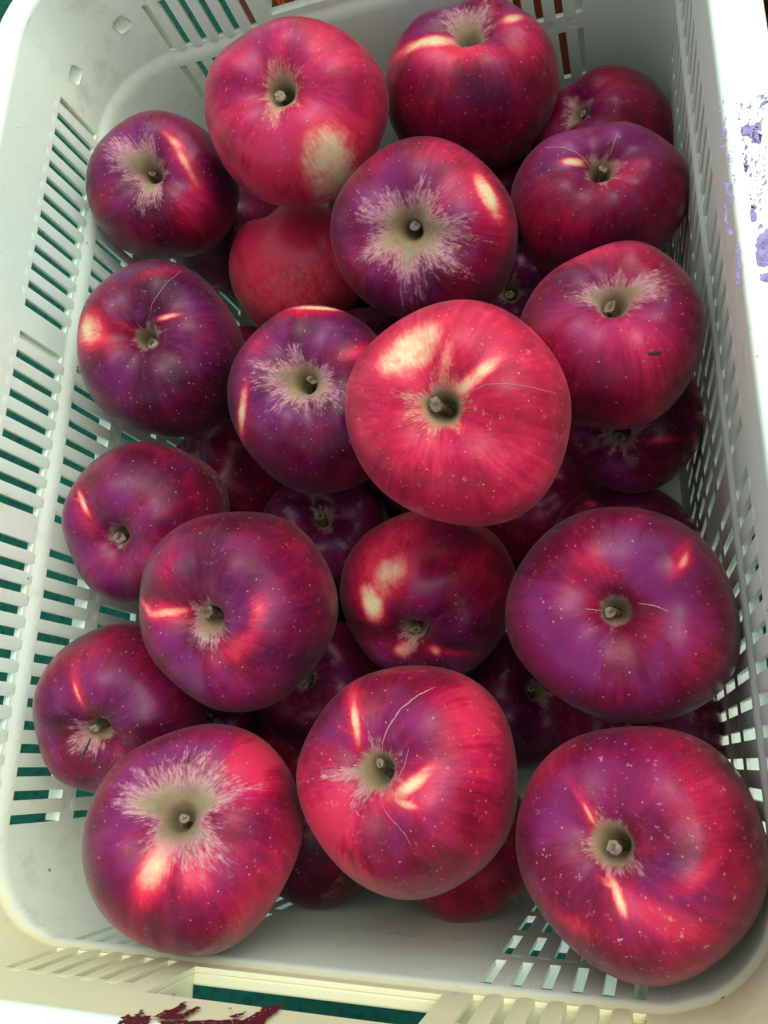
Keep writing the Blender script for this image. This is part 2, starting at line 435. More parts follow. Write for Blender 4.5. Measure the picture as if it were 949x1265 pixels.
crate = link('apple_crate', None)
tag(crate, 'pale mint white plastic harvest crate with slotted walls, holding the apples', 'crate')
wall_me = {}
for k in range(4):
    me = build_wall(k); wall_me[k] = me
    wo = link('wall', me, M_CRATE, crate); bevel(wo, 0.0006)
    # raised bars between the slots
    sl = slots_for(k)
    if k == 0 or True:
        for r, (z0, z1) in enumerate(ROWS[:3]):
            rv = []
            L = (z1 - z0) / 2 + .36; n = 6
            V = []; F = []
            for z, wd, h in ((-L, .14, -.03), (-L + .10, .25, .010), (-L + .26, .288, .022), (L - .26, .288, .022), (L - .10, .25, .010), (L, .14, -.03)):
                for a, hh in ((-1, -.06), (-.8, .55), (-.35, 1), (.35, 1), (.8, .55), (1, -.06)):
                    V.append((a * wd * p, z * p, (h * hh if hh > 0 else -.04) * p))
            for i in range(5):
                for j in range(5): F.append((i * 6 + j, i * 6 + j + 1, (i + 1) * 6 + j + 1, (i + 1) * 6 + j))
            rm = mesh_from('rib', V, F, False); rm.materials.append(M_CRATE)
            zc = (z0 + z1) / 2
            for i in range(len(sl) - 1):
                gap = sl[i + 1] - sl[i]
                if gap > 1.2: continue
                a = (sl[i] + sl[i + 1]) / 2
                o = wall_pt(k, ('s', a), zc, 0); e1 = wall_pt(k, ('s', a + .5), zc, 0); 
                zt = wall_pt(k, ('s', a), zc + .3, 0) if r else wall_pt(k, ('s', a), zc + .1, 0)
                X = Vector(e1 - o).normalized(); Y = Vector(zt - o).normalized(); Z = X.cross(Y)
                nrm, d = side_frame(k)
                if Z.dot(Vector((nrm[0], nrm[1], 0))) > 0: X = -X; Z = -Z
                ro = link('rib', rm, None, wo)
                mx = Matrix((X, Y, Z)).transposed().to_4x4(); mx.translation = Vector(o)
                ro.matrix_local = mx
rim_me = build_rim()
rim = link('rim', rim_me, M_CRATE, crate)
floor_me = build_floor(); link('floor', floor_me, M_CRATE, crate)
handle_me = {}
for k in (0, 2):
    me = boxes_mesh('handle', [(HX0 - .35, HX1 + .35, HZ0 - .5, HZ0 - .002, TH + .004, .62), (HX0 - .35, HX0 - .002, HZ0, 2.68, TH + .004, 1.4), (HX1 + .002, HX1 + .35, HZ0, 2.68, TH + .004, 1.4)], k)
    handle_me[k] = me
    h = link('handle', me, M_CRATE, crate); bevel(h, .0012, 3)
# outer ribs behind the first slots of each group, and outer flange under the second row
for k, al in ((3, [slots_for(3)[-1], slots_for(3)[-14]]), (1, [slots_for(1)[0], slots_for(1)[13]]), (0, [slots_for(0)[0], slots_for(0)[-1]]), (2, [slots_for(2)[0], slots_for(2)[-1]])):
    for a in al:
        o = link('outer_rib', boxes_mesh('outer_rib', [(a - .34, a + .34, ZB, 2.6, TH + .10, .44)], k), M_CRATE, crate)
for k in range(4):
    ha = half(k, -7)[0] - RC
    for (z0, z1), dep in zip(ROWS[:4], (.34, .8, .4, .8) if k in (1, 3) else ((.3, .3, .3, .3) if k == 0 else (1.4, .8, .5, .3))):
        for a0, a1 in (((-ha, ha),) if k in (1, 3) else ((-ha, HX0 - .4), (HX1 + .4, ha))):
            link('flange', boxes_mesh('flange', [(a0, a1, z0 - .3, z0 - .03, TH + .004, dep)], k), M_CRATE, crate)

# neighbouring rust-red crates, same mould
def neighbour(dx, dy, label):
    e = link('neighbour_crate', None); e.location = (dx * p, dy * p, 0)
    tag(e, label, 'crate')
    for k in range(4):
        o = link('wall', wall_me[k].copy(), None, e); o.data.materials.clear(); o.data.materials.append(M_RUST)
    for nm, me in (('rim', rim_me), ('floor', floor_me), ('handle', handle_me[0]), ('handle', handle_me[2])):
        o = link(nm, me.copy(), None, e); o.data.materials.clear(); o.data.materials.append(M_RUST)
neighbour(34.7, 16.0, 'rust red plastic crate beside the pale crate, past its purple-marked rim')
neighbour(5.0, 49.2, 'rust red plastic crate behind the far slotted wall of the pale crate')

# ------------------------------------------------------------------ worn paint on the rim
def flakes(name, plane_pt, plane_n, polys, zoom, mat, cell, ragged, seed, lift=0.00025, brk=.6):
    """worn paint: small flat cells kept where the mark's outline, broken by noise, covers them"""
    plane_pt = np.array(plane_pt); plane_n = np.array(plane_n, float)
    x0, y0, s = zoom
    def on_plane(u, v):
        d = ray(u, v); return CC + d * ((plane_n @ (plane_pt - CC)) / (plane_n @ d))
    P3 = []
    for poly in polys: P3.append([on_plane(x0 + a / s, y0 + b / s) for a, b in poly])
    n = plane_n / np.linalg.norm(plane_n)
    ax = np.cross(n, [0, 0, 1.0]) if abs(n[2]) < .9 else np.array([1.0, 0, 0])
    ax /= np.linalg.norm(ax); ay = np.cross(n, ax)
    Q = [np.array([[(q - plane_pt) @ ax, (q - plane_pt) @ ay] for q in poly]) for poly in P3]
    allq = np.concatenate(Q); lo = allq.min(0) - .002; hi = allq.max(0) + .002
    V = []; F = []
    nx = int((hi[0] - lo[0]) / cell); ny = int((hi[1] - lo[1]) / cell)
    def inside(x, y):
        for q in Q:
            c = False; m = len(q); j = m - 1
            for i in range(m):
                if (q[i][1] > y) != (q[j][1] > y) and x < (q[j][0] - q[i][0]) * (y - q[i][1]) / (q[j][1] - q[i][1]) + q[i][0]: c = not c
                j = i
            if c: return True
        return False
    ids = {}
    def vid(i, j):
        if (i, j) not in ids:
            ids[(i, j)] = len(V); q = plane_pt + ax * (lo[0] + i * cell) + ay * (lo[1] + j * cell) + n * lift; V.append(q)
        return ids[(i, j)]
    for i in range(nx):
        for j in range(ny):
            x = lo[0] + (i + .5) * cell; y = lo[1] + (j + .5) * cell
            nv = Vector((x * 900 + seed, y * 900, seed)); 
            wx = x + noise.noise(nv * .6) * ragged; wy = y + noise.noise(nv * .6 + Vector((7, 3, 1))) * ragged
            if not inside(wx, wy): continue
            if noise.fractal(Vector((x * 1100, y * 1100, seed)), 1.0, 2.0, 3) > brk: continue
            F.append((vid(i, j), vid(i + 1, j), vid(i + 1, j + 1), vid(i, j + 1)))
    if not F: return None
    me = mesh_from(name, V, F, False)
    return tag(link(name, me, mat, crate), kind='stuff')
Zr = (880, 100, 3.51)
pur = [[(135, 195), (160, 180), (175, 200), (200, 180), (215, 205), (190, 225), (215, 240), (210, 275), (190, 270), (170, 240), (140, 235), (120, 240)],
       [(50, 200), (62, 215), (58, 240), (65, 262), (48, 268), (45, 235)],
       [(125, 365), (150, 350), (160, 372), (145, 405), (130, 390)],
       [(135, 330), (145, 320), (150, 335), (140, 345)],
       [(60, 440), (80, 450), (75, 480), (90, 510), (80, 545), (72, 500), (58, 490)],
       [(55, 520), (64, 540), (66, 600), (74, 640), (90, 655), (82, 680), (62, 650), (56, 590)],
       [(105, 705), (118, 700), (116, 760), (124, 830), (118, 880), (105, 880), (108, 800)],
       [(128, 580), (160, 575), (170, 545), (188, 548), (200, 600), (150, 628), (128, 625), (150, 605)],
       [(142, 690), (158, 715), (175, 760), (195, 745), (190, 690), (215, 655), (260, 640), (260, 800), (195, 800), (160, 805), (165, 775)],
       [(205, 845), (260, 830), (260, 875), (210, 868)],
       [(165, 860), (180, 885), (175, 895)], [(200, 625), (222, 630), (205, 645)],
       [(195, 1145), (206, 1150), (212, 1185), (260, 1170), (260, 1200), (212, 1200), (225, 1225), (260, 1232), (205, 1232), (200, 1200)],
       [(100, 140), (112, 150), (104, 165)], [(210, 95), (245, 92), (245, 102), (212, 104)], [(150, 98), (172, 97), (165, 105)], [(68, 120), (78, 122), (74, 134)]]
flakes('paint_mark', W3(24.3, -15, 3.12), (0.0, 0, 1), pur, Zr, M_PAINT_P, .00042, .0009, 3.1, .0005)
flakes('paint_mark', W3(24.3, -15, 3.12), (0, 0, 1), [[(20, 90), (260, 60), (260, 560), (120, 560), (90, 420), (30, 300)]], Zr, M_PAINT_P, .00042, .0002, 5.7, .0005, -.42)
redm = [[(60, 299), (75, 275), (112, 255), (100, 275), (130, 270), (155, 240), (172, 238), (160, 268), (200, 270), (200, 310), (50, 310)],
        [(215, 270), (260, 245), (305, 238), (335, 208), (358, 208), (340, 238), (310, 258), (330, 262), (400, 228), (415, 232), (360, 262), (345, 282), (250, 285)],
        [(230, 292), (600, 285), (640, 265), (705, 222), (780, 220), (745, 250), (700, 285), (690, 310), (240, 310)],
        [(540, 270), (625, 245), (600, 265), (560, 276)], [(530, 236), (556, 234), (545, 242)], [(280, 176), (304, 175), (290, 181)]]
flakes('paint_mark', W3(8, YN - .115, 2), (0, 1, 0.034), redm, (130, 1180, 3.515), M_PAINT_R, .0004, .0012, 8.3, .0004)

# ------------------------------------------------------------------ apples
PROF = [(0, .42), (.045, .43), (.075, .50), (.105, .61), (.15, .72), (.235, .805), (.36, .855), (.50, .862), (.66, .805), (.80, .68), (.91, .49), (.98, .25), (1.0, .02), (.975, -.22), (.90, -.46), (.78, -.65), (.63, -.785), (.48, -.855), (.36, -.865), (.26, -.83), (.16, -.745), (.07, -.68), (0, -.665)]
def spline(pts, n):
    P = np.array(pts, float); d = np.r_[0, np.cumsum(np.hypot(*np.diff(P, axis=0).T))]
    t = np.linspace(0, d[-1], n); out = []
    for tt in t:
        i = min(max(np.searchsorted(d, tt) - 1, 0), len(P) - 2); f = (tt - d[i]) / (d[i + 1] - d[i])
        p0, p1, p2, p3 = P[max(i - 1, 0)], P[i], P[i + 1], P[min(i + 2, len(P) - 1)]
        out.append(.5 * ((2 * p1) + (p2 - p0) * f + (2 * p0 - 5 * p1 + 4 * p2 - p3) * f * f + (3 * p1 - p0 - 3 * p2 + p3) * f ** 3))
    o = np.array(out); o[:, 0] = np.maximum(o[:, 0], 1e-4)
    return o
APP = {
 'A': (5.700, -3.041, -1.490, 4.250, 366.5, 138, 114.5, 118), 'B': (13.389, 0.270, -5.531, 4.192, 583, 103, 108, 110),
 'C': (19.529, -1.022, -9.670, 3.550, 746, 168, 90, 88), 'D': (-3.289, -3.175, -3.937, 3.870, 201, 228, 95, 92),
 'E': (11.276, -8.801, -4.326, 4.250, 524, 283, 116, 115), 'F': (2.019, -5.571, -10.171, 3.766, 368, 335, 82, 82),
 'G': (19.214, -7.483, -6.492, 3.921, 742, 250, 112, 100), 'H': (19.348, -16.248, -3.212, 3.656, 755, 414, 117, 117),
 'I': (-2.304, -13.069, -4.144, 4.250, 200, 430, 105, 110), 'J': (5.467, -16.227, -5.533, 4.250, 386, 493, 105, 117),
 'K': (13.833, -20.297, -0.083, 4.155, 566, 510, 140, 140), 'L': (19.808, -17.052, -9.939, 3.405, 779, 517, 92, 92),
 'M': (-3.140, -21.710, -5.586, 3.963, 180, 645, 104, 100), 'N': (-3.111, -16.990, -13.348, 3.722, 285, 595, 78, 78),
 'O': (3.047, -20.497, -13.911, 3.654, 405, 660, 80, 80), 'P': (3.279, -26.667, -3.894, 4.235, 295, 756, 123, 124),
 'Q': (9.801, -24.870, -10.756, 4.250, 529, 735, 109, 107), 'R': (19.057, -27.222, -4.577, 4.133, 770, 760, 146, 134),
 'S': (19.041, -22.600, -14.800, 3.769, 773, 690, 94, 94), 'T': (-3.259, -30.599, -5.505, 3.847, 150, 875, 110, 106),
 'U': (2.545, -35.723, -2.931, 4.189, 238, 1038, 137, 144), 'V': (10.715, -33.407, -4.514, 4.250, 503, 967, 137, 145),
 'W': (19.176, -35.533, -4.261, 4.107, 794, 1058, 157, 161), 'X': (10.841, -36.196, -13.058, 3.385, 570, 1040, 93, 93),
 'Y': (2.272, -28.774, -16.733, 3.824, 405, 850, 84, 84), 'Z': (18.957, -30.933, -14.498, 3.865, 785, 900, 105, 105),
 'a': (-3.072, -0.699, -12.077, 3.801, 298, 290, 76, 76), 'b': (13.667, -18.429, -17.916, 3.989, 650, 625, 86, 86),
 'c': (13.740, -7.118, -15.059, 3.900, 635, 380, 84, 84), 'd': (-2.173, -33.985, -19.841, 3.973, 340, 965, 84, 84)}
# stem point, tone, painted sky sheen, russet (base extent px, [(angle deg, extent, spread deg)]), patches (x, y, len, wid, angle, kind, strength)
# image angles run clockwise from the right
SPEC = {
 'A': dict(st=(347, 105), tone=.70, sky_sheen=.55, rus=(34, [(-70, 46, 25), (20, 26, 60)]), pt=[(408, 196, 34, 27, -30, 'y', .98), (385, 185, 85, 45, -10, 'r', .5), (400, 120, 60, 25, 40, 'r', .35), (345, 62, 25, 12, -80, 'r', .5)],
   label='large crimson apple with a round pale yellow patch, against the far handle of the crate'),
 'B': dict(st=(580, 33), tone=.40, sky_sheen=.75, rus=(30, [(-120, 60, 60)]), pt=[(537, 50, 40, 11, -4, 'y', .9), (555, 62, 55, 18, 5, 'r', .9), (634, 22, 16, 9, -35, 'y', .75), (655, 12, 25, 10, 20, 'y', .55), (645, 40, 40, 30, 40, 'r', .5)],
   label='tall dark apple with pale marks below its stem, leaning on the far wall'),
 'C': dict(st=(716, 132), tone=.42, sky_sheen=.35, rus=(24, []), pt=[(690, 95, 16, 4, -25, 'y', .7)], label='shaded red apple in the back corner, half covered by its neighbours'),
 'D': dict(st=(186, 206), tone=.22, sky_sheen=.75, rus=(22, [(-150, 74, 36), (100, 56, 32), (-95, 50, 24)]), pt=[(214, 174, 16, 5, 40, 'y', .55), (228, 200, 30, 5, 62, 'y', .62), (238, 232, 14, 6, 85, 'y', .35), (232, 205, 50, 12, 62, 'r', .9), (236, 265, 26, 20, 110, 'r', .75)],
   label='small purple apple with pink russet beside its stem, against the slotted side wall'),
 'E': dict(st=(506, 276), tone=.40, sky_sheen=.85, rus=(66, [(-75, 84, 12), (35, 88, 22), (150, 74, 40), (80, 74, 20)]), pt=[(604, 242, 27, 12, 62, 'y', 1.0), (600, 240, 45, 28, 62, 'r', .8), (560, 190, 40, 20, 10, 'r', .5), (560, 225, 14, 40, 20, 'r', .4)],
   label='apple with a wide pink russet star around its stem and a yellow green spot'),
 'F': dict(st=None, axis='upleft', tone=.86, sky_sheen=.45, scuff=0.0, rus=(0, []), pt=[(340, 330, 45, 60, 0, 'r', .4)], label='plain bright red apple lying on its side with the stem out of view'),
 'G': dict(st=(748, 205), tone=.38, sky_sheen=.85, rus=(26, []), pt=[(707, 200, 13, 4, 4, 'y', .95), (790, 205, 30, 16, -10, 'r', .7), (815, 250, 30, 45, 0, 'r', .4), (660, 300, 25, 30, 0, 'r', .35)],
   label='dark purple apple with a small cream sliver and two hairline scars by its stem'),
 'H': dict(st=(761, 366), tone=.50, sky_sheen=.60, rus=(30, [(-170, 62, 24), (-20, 68, 24), (-60, 42, 25), (-120, 40, 25)]), pt=[(790, 420, 45, 35, 30, 'r', .55), (740, 310, 40, 12, 0, 'r', .45), (810, 450, 40, 40, 0, 'r', .3)],
   label='red apple with tan russet wings at its stem and one small brown pit'),
 'I': dict(st=(176, 409), tone=.20, sky_sheen=.85, rus=(20, []), pt=[(110, 408, 17, 20, 80, 'y', .8), (112, 408, 30, 30, 80, 'r', .9), (208, 391, 14, 3, -8, 'y', .8), (185, 338, 24, 9, -20, 'r', .8), (150, 400, 25, 6, 25, 'r', .6)],
   label='dark purple apple with a bright pink patch on the cheek towards the slotted wall'),
 'J': dict(st=(372, 466), tone=.24, sky_sheen=.85, rus=(34, [(-175, 74, 35), (10, 52, 50), (60, 48, 40), (120, 46, 30)]), pt=[(299, 508, 27, 5, 103, 'y', .95), (299, 510, 40, 10, 103, 'r', .8), (390, 380, 32, 4, -4, 'y', .9), (375, 383, 45, 8, -6, 'r', .8), (443, 434, 22, 9, -18, 'r', .9), (320, 425, 20, 22, -30, 'r', .6)],
   label='purple apple with a pale curved streak, tucked beside the brightest apple'),
 'K': dict(st=(545, 499), tone=.74, sky_sheen=.24, scuff=.5, rus=(40, [(-90, 52, 40), (80, 36, 40)]), pt=[(508, 432, 38, 24, -42, 'y', .92), (484, 450, 20, 18, -60, 'y', .8), (590, 463, 36, 9, -38, 'y', .95), (552, 440, 30, 10, -72, 'y', .55), (505, 470, 45, 40, 0, 'r', .5), (540, 570, 60, 40, 0, 'r', .3), (600, 520, 60, 50, 0, 'r', .2)],
   label='big bright red apple with two pale yellow patches, resting on top of the others'),
 'L': dict(st=(768, 540), tone=.24, sky_sheen=.5, rus=(28, []), pt=[(815, 543, 18, 4, -5, 'r', .9)], label='shaded maroon apple pressed under the apple with tan russet wings'),
 'M': dict(st=(140, 664), tone=.30, sky_sheen=.75, rus=(18, []), pt=[(103, 622, 16, 4, 62, 'y', .85), (100, 618, 14, 3, 10, 'y', .5), (105, 635, 30, 14, 70, 'r', .8), (190, 680, 18, 25, 30, 'r', .6), (150, 700, 30, 14, 20, 'r', .4)],
   label='purple apple with a thick pale stem and small forked yellow mark, by the slotted wall'),
 'N': dict(st=None, axis=(-.35, .1, .9), tone=.30, sky_sheen=.4, rus=(24, []), pt=[], label='deep red apple half hidden low between three purple apples near the slotted wall'),
 'O': dict(st=(398, 638), tone=.26, sky_sheen=.6, rus=(20, []), pt=[(362, 648, 12, 5, 40, 'r', .9)], label='dark apple down in the gap, only its green stem and shoulder showing'),
 'P': dict(st=(252, 772), tone=.30, sky_sheen=.9, rus=(26, [(95, 44, 50), (-130, 30, 40)]), pt=[(205, 757, 24, 6, -8, 'y', .75), (182, 752, 16, 5, 40, 'y', .55), (200, 756, 40, 14, 10, 'r', .9), (318, 760, 13, 26, 8, 'r', 1.0), (300, 795, 30, 14, -30, 'r', 1.0), (320, 752, 7, 10, 20, 'y', .38), (292, 810, 10, 10, 0, 'y', .3), (370, 700, 30, 60, -30, 'r', .25), (205, 700, 12, 25, 20, 'r', .5)],
   label='purple apple with hot pink blotches on both sides of its stem'),
 'Q': dict(st=(512, 785), tone=.38, sky_sheen=.6, rus=(22, [(110, 36, 30)]), pt=[(480, 712, 18, 34, 30, 'y', .72), (460, 745, 12, 22, -15, 'y', .95), (475, 690, 30, 55, 25, 'r', .9), (498, 803, 9, 9, 110, 'y', .8), (538, 803, 8, 6, 40, 'y', .6), (565, 806, 22, 5, 5, 'r', 1.0), (600, 690, 30, 40, 0, 'r', .25)],
   label='red and purple apple with a large pinkish white splash, stem tilted towards the crate handle'),
 'R': dict(st=(764, 755), tone=.36, sky_sheen=1.0, rus=(20, []), pt=[(845, 692, 16, 5, -48, 'y', .62), (843, 694, 28, 11, -48, 'r', 1.0), (740, 700, 30, 20, 0, 'r', .3), (720, 750, 26, 30, 0, 'r', .35), (860, 780, 45, 60, 0, 'r', .35)],
   label='wide squat apple with a purple ring around its stem and an orange red fleck'),
 'S': dict(st=None, axis=(.0, .2, .95), tone=.40, sky_sheen=.4, rus=(24, []), pt=[(730, 622, 8, 6, 0, 'y', .5)], label='dark red apple peeking from behind the wide squat apple'),
 'T': dict(st=(117, 907), tone=.32, sky_sheen=.8, rus=(24, [(120, 42, 40), (-170, 30, 40)]), pt=[(95, 855, 16, 3, 70, 'y', .72), (95, 852, 26, 8, 70, 'r', .9)], label='purple apple with a dry blade by its stem, lowest against the slotted wall'),
 'U': dict(st=(215, 1013), tone=.48, sky_sheen=.85, scuff=.4, rus=(66, [(-165, 96, 26), (-105, 84, 26), (-50, 100, 22), (10, 64, 30), (60, 92, 30), (115, 86, 22)]), pt=[(192, 1072, 30, 18, -55, 'y', .70), (183, 1095, 16, 26, 20, 'r', 1.0), (315, 945, 38, 24, 30, 'r', .8), (250, 1085, 20, 26, 0, 'r', .7), (320, 1090, 40, 60, 0, 'r', .4)],
   label='large apple with a ragged lilac russet star, beside the slots of the handle wall'),
 'V': dict(st=(459, 960), tone=.50, sky_sheen=.7, scuff=.5, rus=(34, [(175, 68, 20), (100, 46, 40), (-120, 34, 40)]), pt=[(439, 892, 27, 5, 82, 'y', .8), (430, 903, 16, 4, 15, 'y', .4), (438, 890, 40, 11, 82, 'r', .9), (505, 973, 34, 7, -38, 'y', .8), (498, 992, 24, 6, 6, 'y', .65), (505, 980, 42, 20, -30, 'r', 1.0), (412, 1010, 30, 42, 20, 'r', 1.0), (400, 1040, 30, 45, -30, 'r', 1.0), (415, 1020, 16, 34, 20, 'y', .32), (590, 890, 40, 45, 30, 'r', .6), (580, 960, 40, 30, -30, 'r', .4)],
   label='red apple with a long curved scar and bright scarlet streak, facing the handle'),
 'W': dict(st=(760, 1058), tone=.50, sky_sheen=.8, scuff=.9, rus=(32, [(60, 50, 40), (-60, 40, 30)]), pt=[(727, 1004, 18, 3, 62, 'y', .75), (727, 1000, 30, 9, 62, 'r', .8), (764, 1108, 18, 6, 75, 'y', .85), (756, 1094, 14, 4, 10, 'y', .6), (812, 1132, 36, 18, 25, 'r', 1.0), (815, 1128, 26, 12, 20, 'y', .36), (860, 1085, 45, 12, -32, 'r', .8), (705, 1140, 20, 14, 0, 'r', .7), (770, 970, 60, 25, 0, 'r', .3), (880, 1000, 50, 60, 0, 'r', .4)],
   label='biggest red apple, scuffed on one cheek, in the corner by the handle wall'),
 'X': dict(st=None, axis=(.1, .5, .8), tone=.50, sky_sheen=.3, rus=(20, []), pt=[], label='plain red apple under the apple with the long curved scar'),
 'Y': dict(st=None, axis=(-.1, .1, 1), tone=.30, sky_sheen=.7, rus=(20, []), pt=[], label='dark purple apple deep in the gap below the pink blotched apple'),
 'Z': dict(st=None, axis=(.1, .1, 1), tone=.34, sky_sheen=.4, rus=(20, []), pt=[], label='dark apple in the shade between the squat apple and the biggest apple'),
 'a': dict(st=None, axis=(-.2, .2, 1), tone=.22, sky_sheen=.8, rus=(20, []), pt=[], label='dark purple apple in deep shade behind the plain red sideways apple'),
 'b': dict(st=None, axis=(.2, .2, 1), tone=.45, sky_sheen=.3, rus=(20, []), pt=[], label='dark red apple in the gap under the big bright red apple'),
 'c': dict(st=None, axis=(.1, -.2, 1), tone=.24, sky_sheen=.5, rus=(20, []), pt=[], label='dark apple deep in the gap beside the apple with the yellow green spot'),
 'd': dict(st=None, axis=(.3, .2, 1), tone=.55, sky_sheen=.2, rus=(20, []), pt=[(345, 930, 20, 30, 0, 'y', .3)], label='brownish red apple low behind the apple with the ragged lilac star'),
}
LOW = set('SXYZabcdNO')
apples = {}
def stem_mesh(rng, R, hz, length, r0, r1, bend):
    n = 12; path = []; rads = []
    for i in range(n):
        t = i / (n - 1)
        path.append((bend[0] * t * t * length, bend[1] * t * t * length, hz + t * length))
        r = r0 * (1.25 - .5 * math.sin(min(1, t * 1.6) * PI / 2)) if t < .62 else r0 * .75 + (r1 - r0 * .75) * ((t - .62) / .38) ** 1.2
        rads.append(r)
    # blunt, slightly domed broken end
    path.append((path[-1][0], path[-1][1], path[-1][2] + r1 * .12)); rads.append(r1 * .90)
    path.append((path[-1][0], path[-1][1], path[-1][2] - r1 * .05)); rads.append(r1 * .45)
    V, F = tube(path, rads, 14)
    V = [v + Vector((noise.noise(v * 600), noise.noise(v * 600 + Vector((5, 5, 5))), 0)) * .0011 for v in V]
    sl_x, sl_y = rng.uniform(-.6, .6), rng.uniform(-.6, .6)       # the broken end is cut askew
    zt = hz + length * .8
    V = [v + Vector((0, 0, max(0, (v.z - zt)) / (length * .2) * (sl_x * (v.x - path[-1][0]) + sl_y * (v.y - path[-1][1])))) for v in V]
    me = mesh_from('stem', V, F)
    at = me.attributes.new('tip', 'FLOAT', 'POINT')
    at.data.foreach_set('value', np.repeat(np.linspace(0, 1, len(path)), 14).astype(np.float32))
    return me

def make_apple(key, c, R, spec, box=None, hi=True, seed=0):
    rng = random.Random(seed)
    n, m = (118, 160) if hi else (56, 72)
    pr = spline(PROF, n)
    kcav = rng.uniform(.9, 1.12); hz = rng.uniform(.95, 1.05)
    if spec.get('flat'): hz *= spec['flat']
    ph = np.linspace(0, 2 * PI, m, endpoint=False)
    rho = pr[:, 0][:, None]; z = pr[:, 1][:, None] * hz * np.ones((1, m))
    s5 = rng.uniform(0, 6.28); s2 = rng.uniform(0, 6.28); s3 = rng.uniform(0, 6.28)
    low = np.clip(.35 - pr[:, 1][:, None], 0, 1.2)
    mod = 1 + .020 * np.cos(5 * ph + s5)[None] * (.35 + low) + .026 * np.cos(2 * ph + s2)[None] + .022 * np.cos(3 * ph + s3)[None] * np.clip(.4 + rho, 0, 1)
    top = np.clip(pr[:, 1][:, None], 0, 1) * np.clip(rho * 2, 0, 1)
    z = z * (1 + .060 * np.cos(5 * ph + s5 + .4)[None] * np.clip(pr[:, 1][:, None], -1, 1) * np.clip(rho * 1.6, 0, 1)) + .05 * rng.uniform(-1, 1) * rho * np.cos(ph + s3)[None] * top
    rr = rho * mod
    L = np.stack([rr * np.cos(ph)[None], rr * np.sin(ph)[None], z - .02], -1) * R
    # orientation
    c = np.array(c, float)
    if spec.get('st'):
        d = ray(*spec['st']); d /= np.linalg.norm(d); oc = CC - c
        b = d @ oc; hh = .74 * R; disc = b * b - (oc @ oc - hh * hh)
        q = CC + d * (-b - math.sqrt(max(disc, 0)))
        ax = (q - c) / np.linalg.norm(q - c)
    else:
        ax = -CM[:, 1] * .85 - CM[:, 0] * .40 - CM[:, 2] * .10 if spec['axis'] == 'upleft' else np.array(spec['axis'], float); ax /= np.linalg.norm(ax)
    Zv = Vector(ax); Xv = Vector(CM[:, 0]); Xv = (Xv - Zv * Xv.dot(Zv)).normalized(); Yv = Zv.cross(Xv)
    Rm = np.array([list(Xv), list(Yv), list(Zv)]).T
    Wd = L @ Rm.T + c
    if box:
        cx, cy, rx, ry = box
        rgt = CM[:, 0]; dwn = CM[:, 1]
        for it in range(3):
            uv = project(Wd.reshape(-1, 3)); lo = uv.min(0); hi_ = uv.max(0)
            sx = min(max(2 * rx / (hi_[0] - lo[0]), .93), 1.08); sy = min(max(2 * ry / (hi_[1] - lo[1]), .93), 1.08)
            dep = (c - CC) @ CM[:, 2]
            sh = (cx - (lo[0] + hi_[0]) / 2) * dep / FPX, (cy - (lo[1] + hi_[1]) / 2) * dep / FPX
            D = Wd - c
            Wd = c + D + (D @ rgt)[..., None] * rgt * (sx - 1) + (D @ dwn)[..., None] * dwn * (sy - 1)
            mv = rgt * sh[0] + dwn * sh[1]
            Wd = Wd + mv; c = c + mv
        L = (Wd - c) @ Rm
    me = grid_mesh('apple', L, n, m)
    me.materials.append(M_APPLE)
    # ---- masks on the skin
    Vw = Wd.reshape(-1, 3); nv = len(Vw)
    yel = np.zeros(nv); red = np.zeros(nv); scf = np.full(nv, float(spec.get('scuff', .22)))
    bvh = BVHTree.FromPolygons([Vector(v) for v in Vw], [tuple(q.vertices) for q in me.polygons]) if (spec['pt'] or spec.get('line')) else None
    for (x, y, ln, wd, an, kind, stg) in spec['pt']:
        d = ray(x, y); hit = bvh.ray_cast(Vector(CC), Vector(d).normalized())
        if hit[0] is None: 
            hit = bvh.find_nearest(Vector(CC + d * ((c - CC) @ CM[:, 2])))
        h = np.array(hit[0]); nn = np.array(hit[1]); 
        if nn @ (h - c) < 0: nn = -nn
        ca, sa = math.cos(math.radians(an)), math.sin(math.radians(an))
        e1 = CM[:, 0] * ca + CM[:, 1] * sa; e2 = -CM[:, 0] * sa + CM[:, 1] * ca
        dep = (h - CC) @ CM[:, 2]; px = dep / FPX
        D = Vw - h
        g = (D @ e1 / (ln * px)) ** 2 + (D @ e2 / (wd * px)) ** 2 + (D @ nn / (2.2 * max(ln, wd) * px)) ** 2
        if kind == 'y': yel = np.maximum(yel, stg * .92 * np.exp(-g * .70))
        else: red = np.maximum(red, stg * np.exp(-g * .7))
    base, lobes = spec['rus']
    dep = (c - CC) @ CM[:, 2]; Rpx = R * FPX / dep
    rho_e = np.hypot(L[..., 0], L[..., 1]) / R
    under = (np.arange(n) > n * .55)[:, None]
    rho_e = np.where(under, 2.2 - rho_e, rho_e).reshape(-1)
    pole = project(Vw[:m].mean(0) + (ax * R * .4)); uv = project(Vw)
    ang = np.degrees(np.arctan2(uv[:, 1] - pole[1], uv[:, 0] - pole[0]))
    ext = np.full(nv, float(max(base, 1)))
    for kf in (1, 2, 3, 5, 7): ext *= 1 + .11 * np.cos(np.radians(ang) * kf + rng.uniform(0, 6.3))
    for a0, e, sp in lobes:
        dd = (ang - a0 + 180) % 360 - 180
        ext += (e - base) * np.exp(-(dd / sp) ** 2)
    rus = np.clip(1 - rho_e * Rpx / np.maximum(ext * .88, 6), -1, 1)
    cav = np.clip(1.0 - (rho_e / (.135 if base < 30 else .18)) ** 1.6, -1, 1) * np.where(rho_e > 1.1, 0, 1)
    up = ((Vw - c) / R) @ np.array([0, 0, 1.0])
    shoulder = np.exp(-((rho_e - .45) / .32) ** 2)
